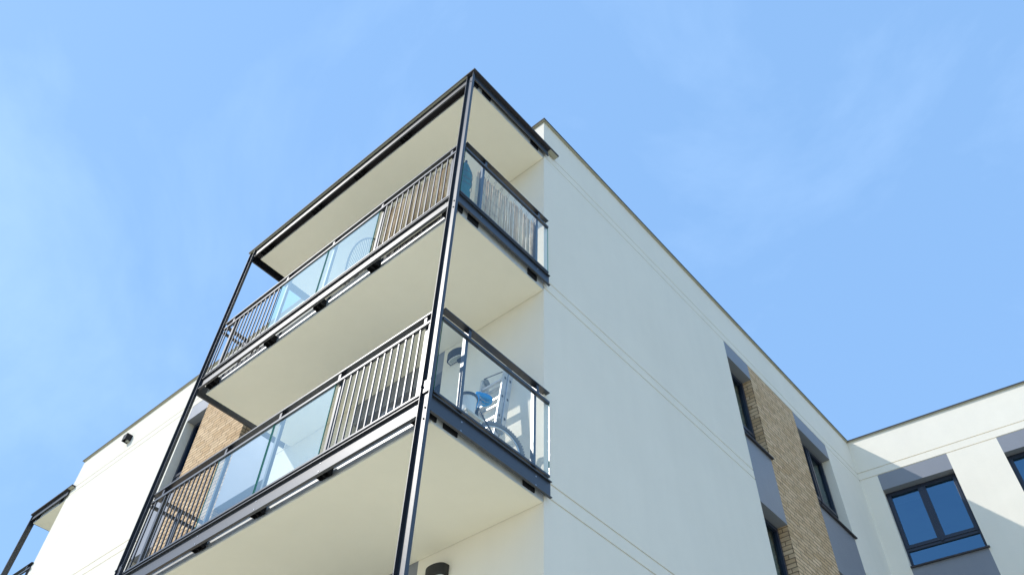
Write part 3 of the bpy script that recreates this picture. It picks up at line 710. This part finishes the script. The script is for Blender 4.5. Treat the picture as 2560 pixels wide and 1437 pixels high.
# bicycle
RUB = plain('tyre_rubber', (0.24, 0.25, 0.26), 0.8, 0.2)
BLUE = plain('bright_blue_plastic', (0.01, 0.33, 0.75), 0.4, 0.5)
BFR = plain('dark_bike_paint', (0.035, 0.045, 0.06), 0.35, 0.6)
SILV = plain('silver_metal', (0.6, 0.62, 0.64), 0.25, 0.5, 0.8)
root = empty('bicycle', (-4.42, 4.2, DZ)); tag(root, 'small bicycle with a bright blue saddle on the lower balcony', 'bicycle')
def wheel(cx, cy, r_, ang):
    d = Vector((math.sin(ang), math.cos(ang), 0)); cz = DZ+r_+0.02
    def ring(rr, tr, n=48, m_=10):
        b = MB(); side = d.cross(Vector((0,0,1)))
        for k in range(n):
            t = 2*math.pi*k/n; o_ = d*math.cos(t)+Vector((0,0,1))*math.sin(t)
            for j in range(m_):
                s_ = 2*math.pi*j/m_; b.v.append(Vector((cx,cy,cz))+o_*(rr+tr*math.cos(s_))+side*tr*math.sin(s_))
        for k in range(n):
            for j in range(m_):
                b.f.append((k*m_+j, k*m_+(j+1)%m_, ((k+1)%n)*m_+(j+1)%m_, ((k+1)%n)*m_+j)); b.uv.append(None)
        return b
    w_ = obj('wheel', ring(r_-0.022, 0.022), RUB, root, smooth=True)
    kn = MB(); side = d.cross(Vector((0,0,1)))
    for k in range(64):
        t = 2*math.pi*k/64; o_ = d*math.cos(t)+Vector((0,0,1))*math.sin(t); tt = -d*math.sin(t)+Vector((0,0,1))*math.cos(t)
        for s_ in (-0.011, 0.011):
            c = Vector((cx,cy,cz))+o_*(r_-0.001)+side*s_
            kn.hexa([c-tt*.006-side*.006-o_*.004, c+tt*.006-side*.006-o_*.004, c+tt*.006+side*.006-o_*.004, c-tt*.006+side*.006-o_*.004,
                     c-tt*.005-side*.005+o_*.004, c+tt*.005-side*.005+o_*.004, c+tt*.005+side*.005+o_*.004, c-tt*.005+side*.005+o_*.004])
    obj('tyre_tread', kn, RUB, w_)
    obj('rim', ring(r_-0.052, 0.010), SILV, w_, smooth=True)
    sp = MB()
    for k in range(28):
        t = 2*math.pi*k/28; o_ = d*math.cos(t)+Vector((0,0,1))*math.sin(t)
        sp.tube([Vector((cx,cy,cz))+side*(0.02 if k%2 else -0.02), Vector((cx,cy,cz))+o_*(r_-0.056)], 0.0012, 4)
    sp.tube([Vector((cx,cy,cz))-side*0.05, Vector((cx,cy,cz))+side*0.05], 0.018, 10)
    obj('spoke', sp, SILV, w_)
    return Vector((cx, cy, cz))
rw = wheel(-4.40, 4.61, 0.31, 0.30)
fwl = wheel(-4.86, 3.87, 0.31, 0.75)
bb = Vector((-4.60, 4.26, DZ+0.29)); sd = Vector((-4.41, 4.33, DZ+0.66)); hd = Vector((-4.77, 3.99, DZ+0.52)); hd2 = Vector((-4.79, 3.96, DZ+0.47))
fm = MB()
for a, b, r_ in ((bb, sd, 0.016), (bb, hd2, 0.018), (sd-Vector((0,0,0.06)), hd, 0.015), (hd, hd2, 0.019)): fm.tube([a, b], r_, 10)
for s_ in (-0.05, 0.05):
    o_ = Vector((s_, 0, 0)); fm.tube([bb+o_*0.5, rw+o_], 0.009); fm.tube([sd-Vector((0,0,0.05))+o_*0.4, rw+o_], 0.008); fm.tube([hd2+o_*0.9, fwl+o_], 0.011)
obj('frame', fm, BFR, root, smooth=True)
pm = MB(); pm.tube([sd, Vector((-4.405, 4.35, DZ+0.77))], 0.013); obj('seat_post', pm, SILV, root)
# saddle: rounded shell, hollow underneath
def pear(k, n, sc, z):
    t = 2*math.pi*k/n; y = math.cos(t); wd = 0.052+0.040*max(0, y) if y > -0.2 else 0.052*(1+y*0.55)
    return Vector((-4.405+wd*sc*math.sin(t)*1.15, 4.375+0.100*sc*y, z))
m = MB(); n = 36; rows = [(0.88, 0.785), (1.0, 0.79), (1.02, 0.815), (0.97, 0.835), (0.8, 0.848), (0.5, 0.855), (0.12, 0.857)]
for sc, z in rows:
    for k in range(n): m.v.append(pear(k, n, sc, DZ+z-0.0))
for sc, z in ((0.62, 0.797), (0.3, 0.822)):
    for k in range(n): m.v.append(pear(k, n, sc, DZ+z))
def br_(a, b):
    for k in range(n): m.f.append((a*n+k, a*n+(k+1)%n, b*n+(k+1)%n, b*n+k)); m.uv.append(None)
for a in range(6): br_(a, a+1)
m.f.append(tuple(6*n+k for k in range(n))); m.uv.append(None)
br_(7, 0); br_(8, 7); m.f.append(tuple(8*n+k for k in range(n))[::-1]); m.uv.append(None)
so = obj('saddle', m, BLUE, root, smooth=True)
m = MB()
for s_ in (-0.022, 0.022): m.tube([(-4.405+s_, 4.29, DZ+0.80), (-4.405+s_, 4.33, DZ+0.772), (-4.405+s_, 4.40, DZ+0.772), (-4.405+s_, 4.45, DZ+0.80)], 0.004, 6)
obj('saddle_rail', m, SILV, so)
m = MB(); m.tube([(-4.40, 4.30, DZ+0.78), (-4.395, 4.285, DZ+0.70), (-4.40, 4.28, DZ+0.62)], [0.022, 0.02, 0.012], 10); obj('rear_lamp', m, BLUE, root, smooth=True)
m = MB(); st0 = hd+Vector((0, -0.02, 0.04)); m.tube([hd, st0], 0.014)
m.tube([st0+Vector((-0.28, 0.09, 0.03)), st0+Vector((-0.14, 0.02, 0.03)), st0, st0+Vector((0.12, 0.02, 0.03)), st0+Vector((0.24, 0.09, 0.03))], 0.011)
obj('handlebar', m, BFR, root)
m = MB()
m.tube([bb-Vector((0.09,0,0)), bb+Vector((0.09,0,0))], 0.012); m.tube([bb+Vector((0.075,0,0)), bb+Vector((0.08,0.10,-0.12))], 0.009); m.tube([bb-Vector((0.075,0,0)), bb+Vector((-0.08,-0.10,0.12))], 0.009)
m.tube([bb+Vector((0.045,0,0)), bb+Vector((0.05,0,0))], 0.07, 24)
obj('crank', m, BFR, root)

# white bucket on a small stool beside the bicycle
root = empty('stool', (-4.36, 4.13, DZ)); tag(root, 'low pale stool under the white bucket next to the bicycle', 'stool')
WOOD = plain('pale_wood', (0.62, 0.58, 0.5), 0.6, var=0.15, scale=10)
m = MB(); m.box(-4.48, -4.24, 4.01, 4.25, DZ+0.345, DZ+0.37); obj('seat', m, WOOD, root, bevel=0.004)
for sx in (-4.475, -4.27):
    for sy in (4.02, 4.21):
        m = MB(); m.box(sx, sx+0.022, sy, sy+0.022, DZ+0.01, DZ+0.345); obj('leg', m, WOOD, root)
root = empty('bucket', (-4.36, 4.13, DZ+0.372)); tag(root, 'white plastic bucket with a dark rim beside the blue saddle', 'bucket')
WPL = plain('white_plastic', (0.8, 0.8, 0.78), 0.4)
def lathe(cx, cy, prof, n=28):
    b = MB()
    for r_, z in prof:
        for k in range(n): b.v.append(Vector((cx+r_*math.cos(2*math.pi*k/n), cy+r_*math.sin(2*math.pi*k/n), z)))
    for j in range(len(prof)-1):
        for k in range(n): b.f.append((j*n+k, j*n+(k+1)%n, (j+1)*n+(k+1)%n, (j+1)*n+k)); b.uv.append(None)
    return b
z0 = DZ+0.372
obj('body', lathe(-4.36, 4.13, [(0.0, z0), (0.07, z0), (0.092, z0+0.25), (0.088, z0+0.25), (0.066, z0+0.006), (0.0, z0+0.006)]), WPL, root, smooth=False)
obj('rim', lathe(-4.36, 4.13, [(0.093, z0+0.225), (0.098, z0+0.227), (0.099, z0+0.256), (0.093, z0+0.258)]), BFR, root)
